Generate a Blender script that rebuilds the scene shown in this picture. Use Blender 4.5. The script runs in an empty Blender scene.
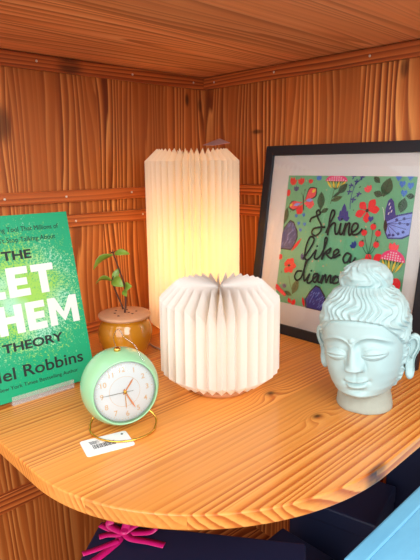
import bpy, bmesh, math, random
from mathutils import Vector, Matrix, noise
random.seed(7)
PI = math.pi
scene = bpy.context.scene
COL = scene.collection

# ------------------------------------------------------------------ helpers
def srgb(r, g, b):
    def c(v):
        v /= 255.0
        return v / 12.92 if v <= 0.04045 else ((v + 0.055) / 1.055) ** 2.4
    return (c(r), c(g), c(b), 1.0)

class MB:
    """collects vertices and faces (with material slots) for ONE mesh object"""
    def __init__(self): self.v = []; self.f = []; self.m = []; self.s = []
    def add(self, verts, faces, mi=0, smooth=False, M=None):
        o = len(self.v)
        for p in verts:
            p = Vector(p)
            self.v.append(M @ p if M is not None else p)
        for f in faces:
            self.f.append([o + i for i in f]); self.m.append(mi); self.s.append(smooth)
    def box(self, lo, hi, mi=0, M=None):
        x0, y0, z0 = lo; x1, y1, z1 = hi
        v = [(x0,y0,z0),(x1,y0,z0),(x1,y1,z0),(x0,y1,z0),(x0,y0,z1),(x1,y0,z1),(x1,y1,z1),(x0,y1,z1)]
        f = [(0,3,2,1),(4,5,6,7),(0,1,5,4),(1,2,6,5),(2,3,7,6),(3,0,4,7)]
        self.add(v, f, mi, False, M)
    def prism(self, pts, z0, z1, mi=0, M=None, smooth=False):
        n = len(pts)
        v = [(x, y, z0) for x, y in pts] + [(x, y, z1) for x, y in pts]
        self.add(v, [list(range(n))[::-1], [n + i for i in range(n)]], mi, False, M)
        o = len(self.v) - 2 * n
        for i in range(n):
            j = (i + 1) % n
            self.f.append([o + i, o + j, o + n + j, o + n + i]); self.m.append(mi); self.s.append(smooth)
    def lathe(self, prof, n=48, mi=0, M=None, smooth=True, cap=True):
        v = []; f = []
        for r, z in prof:
            for k in range(n):
                a = 2 * PI * k / n
                v.append((r * math.cos(a), r * math.sin(a), z))
        for i in range(len(prof) - 1):
            for k in range(n):
                l = (k + 1) % n
                f.append((i*n + k, i*n + l, (i+1)*n + l, (i+1)*n + k))
        self.add(v, f, mi, smooth, M)
        if cap:
            o = len(self.v) - len(v)
            self.f.append([o + k for k in range(n)][::-1]); self.m.append(mi); self.s.append(False)
            t = o + (len(prof) - 1) * n
            self.f.append([t + k for k in range(n)]); self.m.append(mi); self.s.append(False)
    def tube(self, pts, r, n=8, mi=0, M=None, closed=False):
        pts = [Vector(p) for p in pts]; N = len(pts)
        rr = r if isinstance(r, (list, tuple)) else [r] * N
        v = []; f = []; up = None
        for i, p in enumerate(pts):
            a = pts[(i - 1) % N] if (closed or i > 0) else p
            b = pts[(i + 1) % N] if (closed or i < N - 1) else p
            t = (b - a).normalized()
            if up is None:
                up = Vector((0, 0, 1)) if abs(t.z) < 0.9 else Vector((1, 0, 0))
            s = t.cross(up).normalized(); up = s.cross(t).normalized()
            for k in range(n):
                q = 2 * PI * k / n
                v.append(p + s * (rr[i] * math.cos(q)) + up * (rr[i] * math.sin(q)))
        for i in range(N if closed else N - 1):
            j = (i + 1) % N
            for k in range(n):
                l = (k + 1) % n
                f.append((i*n + k, i*n + l, j*n + l, j*n + k))
        if not closed:
            f.append(list(range(n))[::-1]); f.append([(N-1)*n + k for k in range(n)])
        self.add(v, f, mi, True, M)
    def poly(self, pts, mi=0, M=None):
        self.add(pts, [list(range(len(pts)))], mi, False, M)
    def build(self, name, mats, parent=None, loc=None, bevel=0, seg=2, sub=0, weld=False):
        me = bpy.data.meshes.new(name)
        me.from_pydata([tuple(p) for p in self.v], [], self.f)
        for m in (mats if isinstance(mats, (list, tuple)) else [mats]): me.materials.append(m)
        for p, mi, s in zip(me.polygons, self.m, self.s):
            p.material_index = mi; p.use_smooth = s
        bm = bmesh.new(); bm.from_mesh(me)
        if weld: bmesh.ops.remove_doubles(bm, verts=bm.verts, dist=1e-6)
        if not getattr(self, 'keepn', False): bmesh.ops.recalc_face_normals(bm, faces=bm.faces)
        bm.to_mesh(me); bm.free()
        me.update()
        o = bpy.data.objects.new(name, me); COL.objects.link(o)
        if loc is not None: o.location = loc
        if parent is not None: o.parent = parent
        if bevel:
            b = o.modifiers.new('bevel', 'BEVEL'); b.width = bevel; b.segments = seg; b.limit_method = 'ANGLE'
            b.angle_limit = math.radians(40)
        if sub:
            s = o.modifiers.new('sub', 'SUBSURF'); s.levels = sub; s.render_levels = sub
        return o

def tag(o, label=None, cat=None, group=None, kind=None):
    if label: o['label'] = label
    if cat: o['category'] = cat
    if group: o['group'] = group
    if kind: o['kind'] = kind
    return o

def empty(name, label, cat, loc=(0, 0, 0), group=None):
    o = bpy.data.objects.new(name, None); COL.objects.link(o)
    o.location = loc; o.empty_display_size = 0.02
    return tag(o, label, cat, group)

def spline(pts, n=6):
    """Catmull-Rom through pts"""
    P = [Vector(p) for p in pts]; out = []
    for i in range(len(P) - 1):
        p0 = P[max(i - 1, 0)]; p1 = P[i]; p2 = P[i + 1]; p3 = P[min(i + 2, len(P) - 1)]
        for k in range(n):
            t = k / n
            out.append(0.5 * ((2*p1) + (p2 - p0)*t + (2*p0 - 5*p1 + 4*p2 - p3)*t*t + (3*p1 - p0 - 3*p2 + p3)*t**3))
    out.append(P[-1]); return out

def text_mesh(name, body, size, mat, parent, M, width=None, bold=0.0, align='LEFT', depth=0.0):
    """lettering cut as a thin mesh; origin at the baseline, x right, y up in M's frame"""
    cu = bpy.data.curves.new(name, 'FONT'); cu.body = body; cu.size = size; cu.offset = bold
    cu.extrude = depth; cu.align_x = 'LEFT'; cu.resolution_u = 4
    ob = bpy.data.objects.new('tmp', cu); COL.objects.link(ob)
    dg = bpy.context.evaluated_depsgraph_get(); dg.update()
    me = bpy.data.meshes.new_from_object(ob.evaluated_get(dg))
    bpy.data.objects.remove(ob)
    xs = [v.co.x for v in me.vertices]; x0, x1 = min(xs), max(xs)
    sx = (width / (x1 - x0)) if width else 1.0
    w = (x1 - x0) * sx
    for v in me.vertices:
        x = (v.co.x - x0) * sx - (w if align == 'RIGHT' else w / 2 if align == 'CENTER' else 0)
        v.co = M @ Vector((x, v.co.y, v.co.z))
    for p_ in me.polygons: p_.use_smooth = False
    me.materials.clear(); me.materials.append(mat); me.name = name
    o = bpy.data.objects.new(name, me); COL.objects.link(o); o.parent = parent
    return o

# ------------------------------------------------------------------ materials
def new_mat(name):
    m = bpy.data.materials.new(name); m.use_nodes = True
    return m, m.node_tree, m.node_tree.nodes['Principled BSDF']

def plain(name, col, rough=0.5, metal=0.0, var=0.06, scale=60.0, bump=0.0, coat=0.0, spec=0.5, sheen=0.0):
    m, nt, b = new_mat(name)
    tc = nt.nodes.new('ShaderNodeTexCoord'); nz = nt.nodes.new('ShaderNodeTexNoise')
    nz.inputs['Scale'].default_value = scale; nz.inputs['Detail'].default_value = 4
    nt.links.new(tc.outputs['Object'], nz.inputs['Vector'])
    mx = nt.nodes.new('ShaderNodeMix'); mx.data_type = 'RGBA'
    mx.inputs[6].default_value = tuple(c * (1 - var) for c in col[:3]) + (1,)
    mx.inputs[7].default_value = tuple(min(1, c * (1 + var)) for c in col[:3]) + (1,)
    nt.links.new(nz.outputs['Fac'], mx.inputs[0]); nt.links.new(mx.outputs[2], b.inputs['Base Color'])
    b.inputs['Roughness'].default_value = rough; b.inputs['Metallic'].default_value = metal
    b.inputs['Coat Weight'].default_value = coat; b.inputs['Specular IOR Level'].default_value = spec
    b.inputs['Coat Roughness'].default_value = 0.06
    if bump:
        bp = nt.nodes.new('ShaderNodeBump'); bp.inputs['Strength'].default_value = bump; bp.inputs['Distance'].default_value = 0.002
        nt.links.new(nz.outputs['Fac'], bp.inputs['Height']); nt.links.new(bp.outputs['Normal'], b.inputs['Normal'])
    return m

def wood(name, dark, mid, light, across, along, depth, bw, freq=110.0, warp=2.2, rough=0.4, knots=(), contrast=1.0, coat=0.0, seed=0.0, stains=(), sv=0.22):
    """pine boards: across/along/depth are axis letters in object space"""
    m, nt, b = new_mat(name); N = nt.nodes; Lk = nt.links
    def mth(op, a, bb=None, c=None):
        n = N.new('ShaderNodeMath'); n.operation = op
        for i, x in enumerate((a, bb, c)):
            if x is None: continue
            if isinstance(x, (int, float)): n.inputs[i].default_value = x
            else: Lk.new(x, n.inputs[i])
        return n.outputs[0]
    tc = N.new('ShaderNodeTexCoord'); sp = N.new('ShaderNodeSeparateXYZ'); Lk.new(tc.outputs['Object'], sp.inputs[0])
    ax = {'x': sp.outputs[0], 'y': sp.outputs[1], 'z': sp.outputs[2]}
    u, v, w = ax[across], ax[along], ax[depth]
    bu = mth('DIVIDE', mth('ADD', u, 5.03 + seed), bw); bid = mth('FLOOR', bu); bfr = mth('FRACT', bu)
    wn = N.new('ShaderNodeTexWhiteNoise'); wn.noise_dimensions = '1D'; Lk.new(mth('ADD', bid, seed), wn.inputs['W'])
    rnd = wn.outputs['Value']
    def noise3(su, sv, sw, off, scale, detail, rough_=0.5):
        cb = N.new('ShaderNodeCombineXYZ')
        Lk.new(mth('MULTIPLY', u, su), cb.inputs[0])
        Lk.new(mth('MULTIPLY_ADD', v, sv, mth('MULTIPLY', rnd, off)), cb.inputs[1])
        Lk.new(mth('MULTIPLY_ADD', w, sw, mth('MULTIPLY', rnd, off * 1.7)), cb.inputs[2])
        n = N.new('ShaderNodeTexNoise'); n.inputs['Scale'].default_value = scale; n.inputs['Detail'].default_value = detail
        n.inputs['Roughness'].default_value = rough_
        Lk.new(cb.outputs[0], n.inputs['Vector']); return n.outputs['Fac']
    n1 = noise3(1, sv, 0.6, 9, 9, 1.0)
    n2 = noise3(1, 0.03, 1, 5, 90, 2)
    n0 = noise3(1, 0.015, 0.4, 7, 26, 1)
    ph = mth('MULTIPLY', u, freq * 0.75)
    ph = mth('ADD', ph, mth('MULTIPLY', w, freq * 0.55))
    ph = mth('MULTIPLY_ADD', n1, warp * 3.0, ph)
    ph = mth('MULTIPLY_ADD', n0, warp * 1.6, ph)
    ph = mth('MULTIPLY_ADD', n2, 0.45, ph)
    ph = mth('ADD', ph, mth('MULTIPLY', rnd, 7.3))
    kn = None
    for (ku, kv, kr) in knots:
        du = mth('DIVIDE', mth('SUBTRACT', u, ku), kr); dv = mth('DIVIDE', mth('SUBTRACT', v, kv), kr * 1.6)
        d2 = mth('ADD', mth('MULTIPLY', du, du), mth('MULTIPLY', dv, dv))
        g = mth('POWER', 2.718, mth('MULTIPLY', d2, -1.0))
        g2 = mth('POWER', 2.718, mth('MULTIPLY', d2, -0.12))
        ph = mth('MULTIPLY_ADD', g2, 2.5, ph)
        kn = g if kn is None else mth('MAXIMUM', kn, g)
    for (ku, kv, kr, el) in stains:
        du = mth('DIVIDE', mth('SUBTRACT', u, ku), kr); dv = mth('DIVIDE', mth('SUBTRACT', v, kv), kr * el)
        d2 = mth('ADD', mth('MULTIPLY', du, du), mth('MULTIPLY', dv, dv))
        g = mth('POWER', 2.718, mth('MULTIPLY', mth('MULTIPLY', d2, d2), -1.0))
        g = mth('MULTIPLY', g, mth('MULTIPLY_ADD', n2, 1.6, -0.1))
        kn = g if kn is None else mth('MAXIMUM', kn, g)
    fr = mth('FRACT', ph)
    rp = N.new('ShaderNodeValToRGB'); Lk.new(fr, rp.inputs[0])
    e = rp.color_ramp.elements
    e[0].position = 0.0; e[0].color = light; e[1].position = 1.0; e[1].color = light
    for pos, c in ((0.40, mid), (0.78, dark), (0.90, dark)):
        k = e.new(pos); k.color = c
    # soften: mix with mid by noise
    n3 = noise3(1, 0.05, 1, 3, 22, 3)
    mx = N.new('ShaderNodeMix'); mx.data_type = 'RGBA'; mx.inputs[6].default_value = mid
    Lk.new(rp.outputs[0], mx.inputs[7])
    wn2 = N.new('ShaderNodeTexWhiteNoise'); wn2.noise_dimensions = '1D'; Lk.new(mth('ADD', bid, seed + 31.7), wn2.inputs['W'])
    amt = mth('ADD', mth('MULTIPLY_ADD', n3, 2.6 * contrast, -1.05 * contrast), mth('MULTIPLY', wn2.outputs['Value'], 0.75))
    Lk.new(mth('MINIMUM', mth('MAXIMUM', amt, 0.12), 1.0), mx.inputs[0])
    # board tone, fine fibre
    n4 = noise3(1, 0.012, 1, 4, 420, 2)
    tone = mth('MULTIPLY_ADD', rnd, 0.34, 0.80)
    tone = mth('MULTIPLY', tone, mth('MULTIPLY_ADD', n4, 0.30, 0.85))
    edge = mth('MINIMUM', bfr, mth('SUBTRACT', 1.0, bfr))
    seam = mth('MINIMUM', mth('MULTIPLY_ADD', edge, bw / 0.0016, 0.72), 1.0)
    tone = mth('MULTIPLY', tone, seam)
    if kn is not None: tone = mth('MULTIPLY', tone, mth('SUBTRACT', 1.0, mth('MULTIPLY', mth('MINIMUM', kn, 1.0), 0.88)))
    vm = N.new('ShaderNodeVectorMath'); vm.operation = 'SCALE'
    Lk.new(mx.outputs[2], vm.inputs[0]); Lk.new(tone, vm.inputs['Scale'])
    Lk.new(vm.outputs[0], b.inputs['Base Color'])
    Lk.new(mth('MULTIPLY_ADD', n4, 0.15, rough - 0.07), b.inputs['Roughness'])
    b.inputs['Coat Weight'].default_value = coat; b.inputs['Coat Roughness'].default_value = 0.2
    bp = N.new('ShaderNodeBump'); bp.inputs['Strength'].default_value = 0.015; bp.inputs['Distance'].default_value = 0.0004
    Lk.new(fr, bp.inputs['Height']); Lk.new(bp.outputs['Normal'], b.inputs['Normal'])
    return m

def paper(name, col, trans=0.45, rough=0.8):
    m = bpy.data.materials.new(name); m.use_nodes = True; nt = m.node_tree; nt.nodes.clear()
    out = nt.nodes.new('ShaderNodeOutputMaterial'); mx = nt.nodes.new('ShaderNodeMixShader')
    d = nt.nodes.new('ShaderNodeBsdfDiffuse'); t = nt.nodes.new('ShaderNodeBsdfTranslucent')
    tc = nt.nodes.new('ShaderNodeTexCoord'); nz = nt.nodes.new('ShaderNodeTexNoise'); nz.inputs['Scale'].default_value = 220
    nt.links.new(tc.outputs['Object'], nz.inputs['Vector'])
    cm = nt.nodes.new('ShaderNodeMix'); cm.data_type = 'RGBA'
    cm.inputs[6].default_value = tuple(c * 0.96 for c in col[:3]) + (1,); cm.inputs[7].default_value = col
    nt.links.new(nz.outputs['Fac'], cm.inputs[0])
    nt.links.new(cm.outputs[2], d.inputs['Color']); nt.links.new(cm.outputs[2], t.inputs['Color'])
    mx.inputs[0].default_value = trans
    nt.links.new(d.outputs[0], mx.inputs[1]); nt.links.new(t.outputs[0], mx.inputs[2]); nt.links.new(mx.outputs[0], out.inputs[0])
    return m

def clear(name, tint=(1, 1, 1, 1), gloss=0.9, f0=1.45, rough=0.02, base=0.0):
    """thin clear sheet: see-through with a Fresnel sheen"""
    m = bpy.data.materials.new(name); m.use_nodes = True; nt = m.node_tree; nt.nodes.clear()
    out = nt.nodes.new('ShaderNodeOutputMaterial'); mx = nt.nodes.new('ShaderNodeMixShader')
    t = nt.nodes.new('ShaderNodeBsdfTransparent'); g = nt.nodes.new('ShaderNodeBsdfGlossy'); fr = nt.nodes.new('ShaderNodeFresnel')
    t.inputs[0].default_value = tint; g.inputs['Roughness'].default_value = rough; fr.inputs['IOR'].default_value = f0
    mm = nt.nodes.new('ShaderNodeMath'); mm.operation = 'MULTIPLY_ADD'; mm.inputs[1].default_value = gloss; mm.inputs[2].default_value = base
    nt.links.new(fr.outputs[0], mm.inputs[0]); nt.links.new(mm.outputs[0], mx.inputs[0])
    nt.links.new(t.outputs[0], mx.inputs[1]); nt.links.new(g.outputs[0], mx.inputs[2]); nt.links.new(mx.outputs[0], out.inputs[0])
    return m

def glow(name, col, strength):
    m, nt, b = new_mat(name)
    b.inputs['Base Color'].default_value = col; b.inputs['Emission Color'].default_value = col
    b.inputs['Emission Strength'].default_value = strength
    return m

W_DARK, W_MID, W_LIGHT = srgb(120, 50, 18), srgb(186, 100, 42), srgb(240, 164, 90)
M_wallL = wood('pine_panel_left', W_DARK, W_MID, W_LIGHT, 'y', 'z', 'x', 0.088, 105, 2.0, 0.38, contrast=0.95, seed=0.013,
               stains=((-0.013, 0.474, 0.007, 2.0), (-0.052, 0.484, 0.006, 2.4), (-0.483, 0.412, 0.016, 2.0)))
M_wallR = wood('pine_panel_right', W_DARK, W_MID, W_LIGHT, 'x', 'z', 'y', 0.083, 105, 2.0, 0.38, contrast=0.95, seed=0.041,
               stains=((0.488, 0.494, 0.007, 2.2), (0.165, 0.408, 0.016, 0.3)))
M_ceil = wood('pine_ceiling', srgb(178, 100, 56), srgb(234, 156, 100), srgb(248, 186, 130), 'x', 'y', 'z', 0.12, 80, 2.6, 0.45, contrast=1.0, sv=0.12, seed=0.07)
M_trimL = wood('pine_trim_left', srgb(132, 58, 24), srgb(190, 96, 42), srgb(212, 122, 58), 'z', 'y', 'x', 0.3, 150, 1.4, 0.4, seed=0.02,
               stains=((0.521, -0.35, 0.016, 1.6),))
M_trimR = wood('pine_trim_right', srgb(132, 58, 24), srgb(190, 96, 42), srgb(212, 122, 58), 'z', 'x', 'y', 0.3, 150, 1.4, 0.4, seed=0.05)
M_shelf = wood('pine_shelf', srgb(184, 96, 34), srgb(220, 144, 66), srgb(230, 164, 86), 'x', 'y', 'z', 0.094, 150, 2.2, 0.30,
               knots=((0.552, -0.316, 0.005), (0.459, -0.304, 0.0055)), stains=((0.674, -0.376, 0.005, 4.0),), sv=0.07, contrast=1.05, coat=0.15, seed=0.03)
M_floor = wood('pine_floor', W_DARK, W_MID, W_LIGHT, 'x', 'y', 'z', 0.1, 75, 1.6, 0.5, seed=0.09)
M_nail = plain('nail_steel', srgb(225, 215, 200), 0.4, 0.3)

# ------------------------------------------------------------------ setting
SD = 0.675           # shelf reach along the right wall
SL = 0.656           # shelf reach along the left wall
def corner_outline(ax, ay, rx, ry, inset=0.0):
    pts = [(inset, -inset), (inset, -ay)]
    cx, cy = ax - rx, -(ay - ry)
    for k in range(57):
        a = -PI / 2 + (PI / 2) * k / 56
        pts.append((cx + rx * math.cos(a), cy + ry * math.sin(a)))
    pts.append((ax, -inset)); return pts

def struct(mb, name, mat, **k): return tag(mb.build(name, mat, **k), kind='structure')
mb = MB(); mb.box((-0.03, -1.05, -0.56), (0, 0.0, 0.60)); struct(mb, 'wall_left', M_wallL)
mb = MB(); mb.box((-0.03, 0.0, -0.56), (1.05, 0.03, 0.60)); struct(mb, 'wall_right', M_wallR)
mb = MB(); mb.box((-0.03, -1.05, -0.59), (1.05, 0.03, -0.56)); struct(mb, 'floor', M_floor)
mb = MB(); mb.prism(corner_outline(0.70, 0.68, 0.29, 0.31), 0.5352, 0.556); struct(mb, 'ceiling', M_ceil)
TH = 0.009
def railL(name, z0, z1, y0=-1.0, y1=0.0, t=TH):
    m = MB(); m.box((0, y0, z0), (t, y1, z1)); return struct(m, name, M_trimL, bevel=0.0012)
def railR(name, z0, z1, x0=TH, x1=1.0, t=TH):
    m = MB(); m.box((x0, -t, z0), (x1, 0, z1)); return struct(m, name, M_trimR, bevel=0.0012)
rl = [railL('trim_1', 0.508, 0.5335), railL('trim_2', 0.272, 0.2945), railL('trim_3', 0.2235, 0.2475), railL('baseboard_left', 0.0, 0.021),
      railL('trim_4', -0.315, -0.277)]
rr_ = [railR('trim_5', 0.508, 0.5335), railR('trim_6', 0.2745, 0.2965), railR('trim_7', 0.2285, 0.2525), railR('baseboard_right', 0.0, 0.021),
       railR('trim_8', -0.315, -0.277)]
def nails(par, pts, axis):
    for p in pts:
        m = MB()
        Mx = Matrix.Translation(p) @ (Matrix.Rotation(PI / 2, 4, 'Y') if axis == 'x' else Matrix.Rotation(PI / 2, 4, 'X'))
        m.lathe([(0.0022, -0.001), (0.0022, 0.0006), (0.0012, 0.0012)], 12, 0, Mx); m.build('nail', M_nail, par)
nails(rl[0], [(TH, -0.415, 0.522), (TH, -0.208, 0.521), (TH, -0.04, 0.521)], 'x')
nails(rl[1], [(TH, -0.495, 0.284), (TH, -0.375, 0.283), (TH, -0.222, 0.285)], 'x')
nails(rl[2], [(TH, -0.358, 0.235), (TH, -0.195, 0.237)], 'x')
nails(rr_[0], [(0.044, -TH, 0.521), (0.216, -TH, 0.521), (0.428, -TH, 0.521)], 'y')

# the corner shelf everything stands on
mb = MB(); mb.prism(corner_outline(SD, SL, 0.275, 0.306), -0.0185, 0.0)
shelf = tag(mb.build('corner_shelf', M_shelf, bevel=0.0018), 'rounded honey pine corner shelf on which the lamps, clock and statue stand', 'shelf')

# ------------------------------------------------------------------ view axes used to turn things (world directions)
YAW = math.radians(46.0)
Fh = Vector((-math.sin(YAW), math.cos(YAW), 0)); Rh = Vector((math.cos(YAW), math.sin(YAW), 0)); UP = Vector((0, 0, 1))

# ------------------------------------------------------------------ pleated lamps
def pleated(R, H, ri, ch, n, rtop, zdip, flare=0.0, rbot=0.55, vtop=None):
    """folded paper: outer ridges and inner valleys share rows of points"""
    outer = [(R * rbot, 0.0), (R * (1 - ch * 0.9) , 0.002), (R * (1 + flare), R * ch * 0.85), (R * (1 + flare * .7), H * 0.3), (R * (1 + flare * .4), H * 0.6), (R, H - R * ch * 0.95), (R * (1 - ch), H), (R * 0.45, H - zdip * 0.35), (rtop, H - zdip)]
    inner = [(R * rbot, 0.006), (R * ri, 0.010), (R * ri, R * ch * 0.85), (R * ri, H * 0.3), (R * ri, H * 0.6), (R * ri * .98, H - R * ch * 1.9), (R * 0.55, H - R * 0.36)] + ([(R * 0.30, H - zdip * 0.5 - R * 0.26), (rtop, H - zdip - 0.016)])
    if vtop == 'open':
        outer = outer[:7] + [(R * (1 - ch) * 0.97, H - 0.0015)]; inner = inner[:5] + [(R * ri, H - R * ch * .95), (R * ri * .97, H - R * 0.22), (R * (1 - ch) * 0.95, H - R * 0.13)]
    K = len(outer); v = []; f = []
    for k in range(2 * n):
        a = PI * k / n + 0.03
        for (r, z) in (outer if k % 2 == 0 else inner):
            v.append((r * math.cos(a), r * math.sin(a), z))
    for k in range(2 * n):
        l = (k + 1) % (2 * n)
        for i in range(K - 1):
            f.append((k * K + i, l * K + i, l * K + i + 1, k * K + i + 1))
    m = MB(); m.add(v, f); m.keepn = True
    return m

M_paperT = paper('ivory_paper', (0.95, 0.87, 0.74, 1), 0.5)
M_paperS = paper('white_paper', (0.90, 0.87, 0.84, 1), 0.35)
M_bulb = glow('bulb_glow', (1.0, 0.52, 0.13, 1), 17.0)
M_bulb2 = glow('small_bulb_glow', (1.0, 0.62, 0.26, 1), 8.0)
M_socket = plain('socket_white', srgb(225, 220, 212), 0.4)
M_basewood = plain('lamp_base_wood', srgb(196, 132, 88), 0.45, var=0.12)
M_cord = plain('cord_grey', srgb(190, 180, 172), 0.45)

tall = empty('pleated_lamp', 'tall ivory pleated paper lamp glowing warm yellow in the corner', 'lamp', (0.152, -0.178, 0))
mb = MB(); mb.lathe([(0.052, 0), (0.054, 0.003), (0.054, 0.009), (0.05, 0.012)], 48); mb.build('lamp_base', M_basewood, tall)
mb = pleated(0.0925, 0.3625, 0.80, 0.26, 40, 0.03, 0.0, flare=0.012, vtop='open')
sh = mb.build('lamp_shade', M_paperT, tall, (0, 0, 0.008))
mb = MB(); mb.lathe([(0.013, 0.012), (0.013, 0.05), (0.010, 0.055)], 24); mb.build('bulb_socket', M_socket, tall)
def bulb_prof(z, r, st=1.0): return [(a, z + (b_ - z) * st) for a, b_ in bulb_prof0(z, r)]
def bulb_prof0(z, r): return [(r * .35, z), (r * .55, z + r * .5), (r * .9, z + r * 1.1), (r, z + r * 1.7), (r * .9, z + r * 2.2), (r * .6, z + r * 2.6), (r * .1, z + r * 2.75)]
mb = MB(); mb.lathe(bulb_prof(0.055, 0.019, 3.8), 24); mb.build('light_bulb', M_bulb, tall)

short = empty('pleated_lamp', 'short wide white pleated paper lamp in front of the tall one', 'lamp', (0.384, -0.337, 0))
mb = MB(); mb.lathe([(0.047, 0), (0.049, 0.002), (0.049, 0.006), (0.046, 0.008)], 48); mb.build('lamp_base', M_basewood, short)
mb = pleated(0.0915, 0.157, 0.80, 0.28, 32, 0.006, 0.008, flare=0.006, rbot=0.62)
mb.build('lamp_shade', M_paperS, short, (0, 0, 0.012))
mb = MB(); mb.lathe([(0.013, 0.008), (0.013, 0.035), (0.010, 0.052)], 24); mb.build('bulb_socket', M_socket, short)
mb = MB(); mb.lathe(bulb_prof(0.052, 0.018, 1.5), 24); mb.build('light_bulb', M_bulb2, short)
mb = MB()
cp = [Vector((-0.048, 0.012, 0.003)), Vector((-0.11, 0.024, 0.0018)), Vector((-0.17, 0.034, 0.0016)), Vector((-0.215, 0.036, 0.0016)), Vector((-0.26, 0.045, 0.0016)), Vector((-0.33, 0.03, 0.0016)), Vector((-0.362, 0.02, 0.0016))]
mb.tube(spline(cp, 8), 0.0016, 8); mb.build('power_cord', M_cord, short)

# small price card on the tall lamp
M_cardback = plain('card_mauve', srgb(110, 74, 86), 0.3, var=0.25, scale=90)
M_white = plain('card_white', srgb(236, 236, 240), 0.5, var=0.02)
card = [Vector((0.1762, -0.1712, 0.3767)), Vector((0.2055, -0.1720, 0.375)), Vector((0.1920, -0.1120, 0.3815)), Vector((0.1620, -0.1110, 0.391))]
nrm = (card[1] - card[0]).cross(card[3] - card[0]).normalized() * 0.0004
cc = sum(card, Vector()) / 4
mb = MB(); mb.add([p for p in card] + [p + nrm for p in card], [(0, 1, 2, 3), (7, 6, 5, 4), (0, 4, 5, 1), (1, 5, 6, 2), (2, 6, 7, 3), (3, 7, 4, 0)])
ccard = empty('price_card', 'small mauve card lying tilted on top of the tall lamp', 'card', (0, 0, 0))
mb.build('card', plain('card_edge', srgb(190, 160, 165), .4), ccard)
mb = MB(); mb.add([cc + (p - cc) * 0.88 - nrm * 0.3 for p in card] + [cc + (p - cc) * 0.88 + nrm * 1.4 for p in card], [(0, 1, 2, 3), (7, 6, 5, 4), (0, 4, 5, 1), (1, 5, 6, 2), (2, 6, 7, 3), (3, 7, 4, 0)])
mb.build('printed_panel', M_cardback, ccard)

# ------------------------------------------------------------------ framed print
FR_W, FR_H = 0.374, 0.381
frame = empty('framed_print', 'black framed floral print with white mat leaning on the right wall', 'picture', (0.203, -0.070, 0))
lean = math.atan2(0.0565, 0.375)
# frame axes: x right, y up the picture, z out of it
Fx = Vector((1, 0, 0)); Fy = Vector((0, math.sin(lean), math.cos(lean))); Fz = Fx.cross(Fy)
FM = Matrix((Fx, Fy, Fz)).transposed().to_4x4()
M_black = plain('frame_black', srgb(22, 25, 34), 0.5, var=0.1)
M_mat = plain('mat_board', srgb(232, 228, 226), 0.7, var=0.015, scale=300)
M_back = plain('backing_board', srgb(120, 90, 60), 0.8)
D = 0.014
b = 0.0195
def bar(x0, y0, x1, y1): 
    m = MB(); m.box((x0, y0, -D), (x1, y1, 0.0), 0, FM); return m
def mitre(pts):
    m = MB(); m.prism(pts, -D, 0.0, 0, FM); m.build('frame_rail', M_black, frame, bevel=0.0012)
mitre([(0, 0), (FR_W, 0), (FR_W - b, b), (b, b)]); mitre([(0, FR_H), (b, FR_H - b), (FR_W - b, FR_H - b), (FR_W, FR_H)])
mitre([(0, 0), (b, b), (b, FR_H - b), (0, FR_H)]); mitre([(FR_W, 0), (FR_W, FR_H), (FR_W - b, FR_H - b), (FR_W - b, b)])
m = bar(b * .6, b * .6, FR_W - b * .6, FR_H - b * .6); m.v = [FM @ (Vector((p.x, 0, 0)) * 0 + (FM.inverted() @ p) * 1) for p in m.v]
mb = MB(); mb.box((b * .7, b * .7, -D + 0.001), (FR_W - b * .7, FR_H - b * .7, -0.0085), 0, FM); mb.build('backing', M_back, frame)
px0, px1, py0, py1 = 0.061, 0.329, 0.0637, 0.3218
mb = MB()
a0 = b * .8
mb.box((a0, a0, -0.0085), (FR_W - a0, py0, -0.0065), 0, FM); mb.box((a0, py1, -0.0085), (FR_W - a0, FR_H - a0, -0.0065), 0, FM)
mb.box((a0, py0, -0.0085), (px0, py1, -0.0065), 0, FM); mb.box((px1, py0, -0.0085), (FR_W - a0, py1, -0.0065), 0, FM)
mb.build('mat_board', M_mat, frame)

# --- the art: flat printed shapes on one sheet
PC = {}
def pm(n, r, g, bl, rough=0.75):
    PC[n] = len(ART_MATS); ART_MATS.append(plain('print_' + n, srgb(r, g, bl), rough, var=0.07, scale=250))
ART_MATS = []
for n, c in dict(green=(112, 188, 142), lime=(150, 186, 110), red=(240, 36, 48), coral=(252, 84, 92), pink=(240, 70, 130), navy=(44, 52, 140), blue=(62, 128, 214),
                 peri=(140, 162, 236), leaf=(38, 92, 62), olive=(84, 112, 62), black=(18, 26, 26), yellow=(240, 206, 60), white=(240, 236, 236),
                 peach=(238, 176, 140), slate=(66, 76, 132)).items(): pm(n, *c)
art = MB(); LAY = [0]
X0 = 0.203
def put(pts, col):
    LAY[0] += 1
    z = -0.0080 + LAY[0] * 0.0000028
    out = []
    for x, y in pts:
        x = min(max(x - X0, px0), px1); y = min(max(y, py0), py1)
        out.append((x, y, z))
    art.poly(out, PC[col], FM)
def ell(x, y, rx, ry=None, ang=0, col='red', n=16):
    ry = ry or rx; c, s = math.cos(ang), math.sin(ang)
    put([(x + rx * math.cos(t) * c - ry * math.sin(t) * s, y + rx * math.cos(t) * s + ry * math.sin(t) * c) for t in [2 * PI * k / n for k in range(n)]], col)
def petal(p, q, w, col, n=8, blunt=0.0):
    p, q = Vector(p), Vector(q); d = q - p; nn = Vector((-d.y, d.x)).normalized() * w
    L = [p + d * (k / n) + nn * (math.sin(PI * (k / n) ** (1 + blunt)) ) for k in range(n + 1)]
    Rr = [p + d * (k / n) - nn * (math.sin(PI * (k / n) ** (1 + blunt)) ) for k in range(n, -1, -1)][1:-1]
    put([tuple(v) for v in L + Rr], col)
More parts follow.
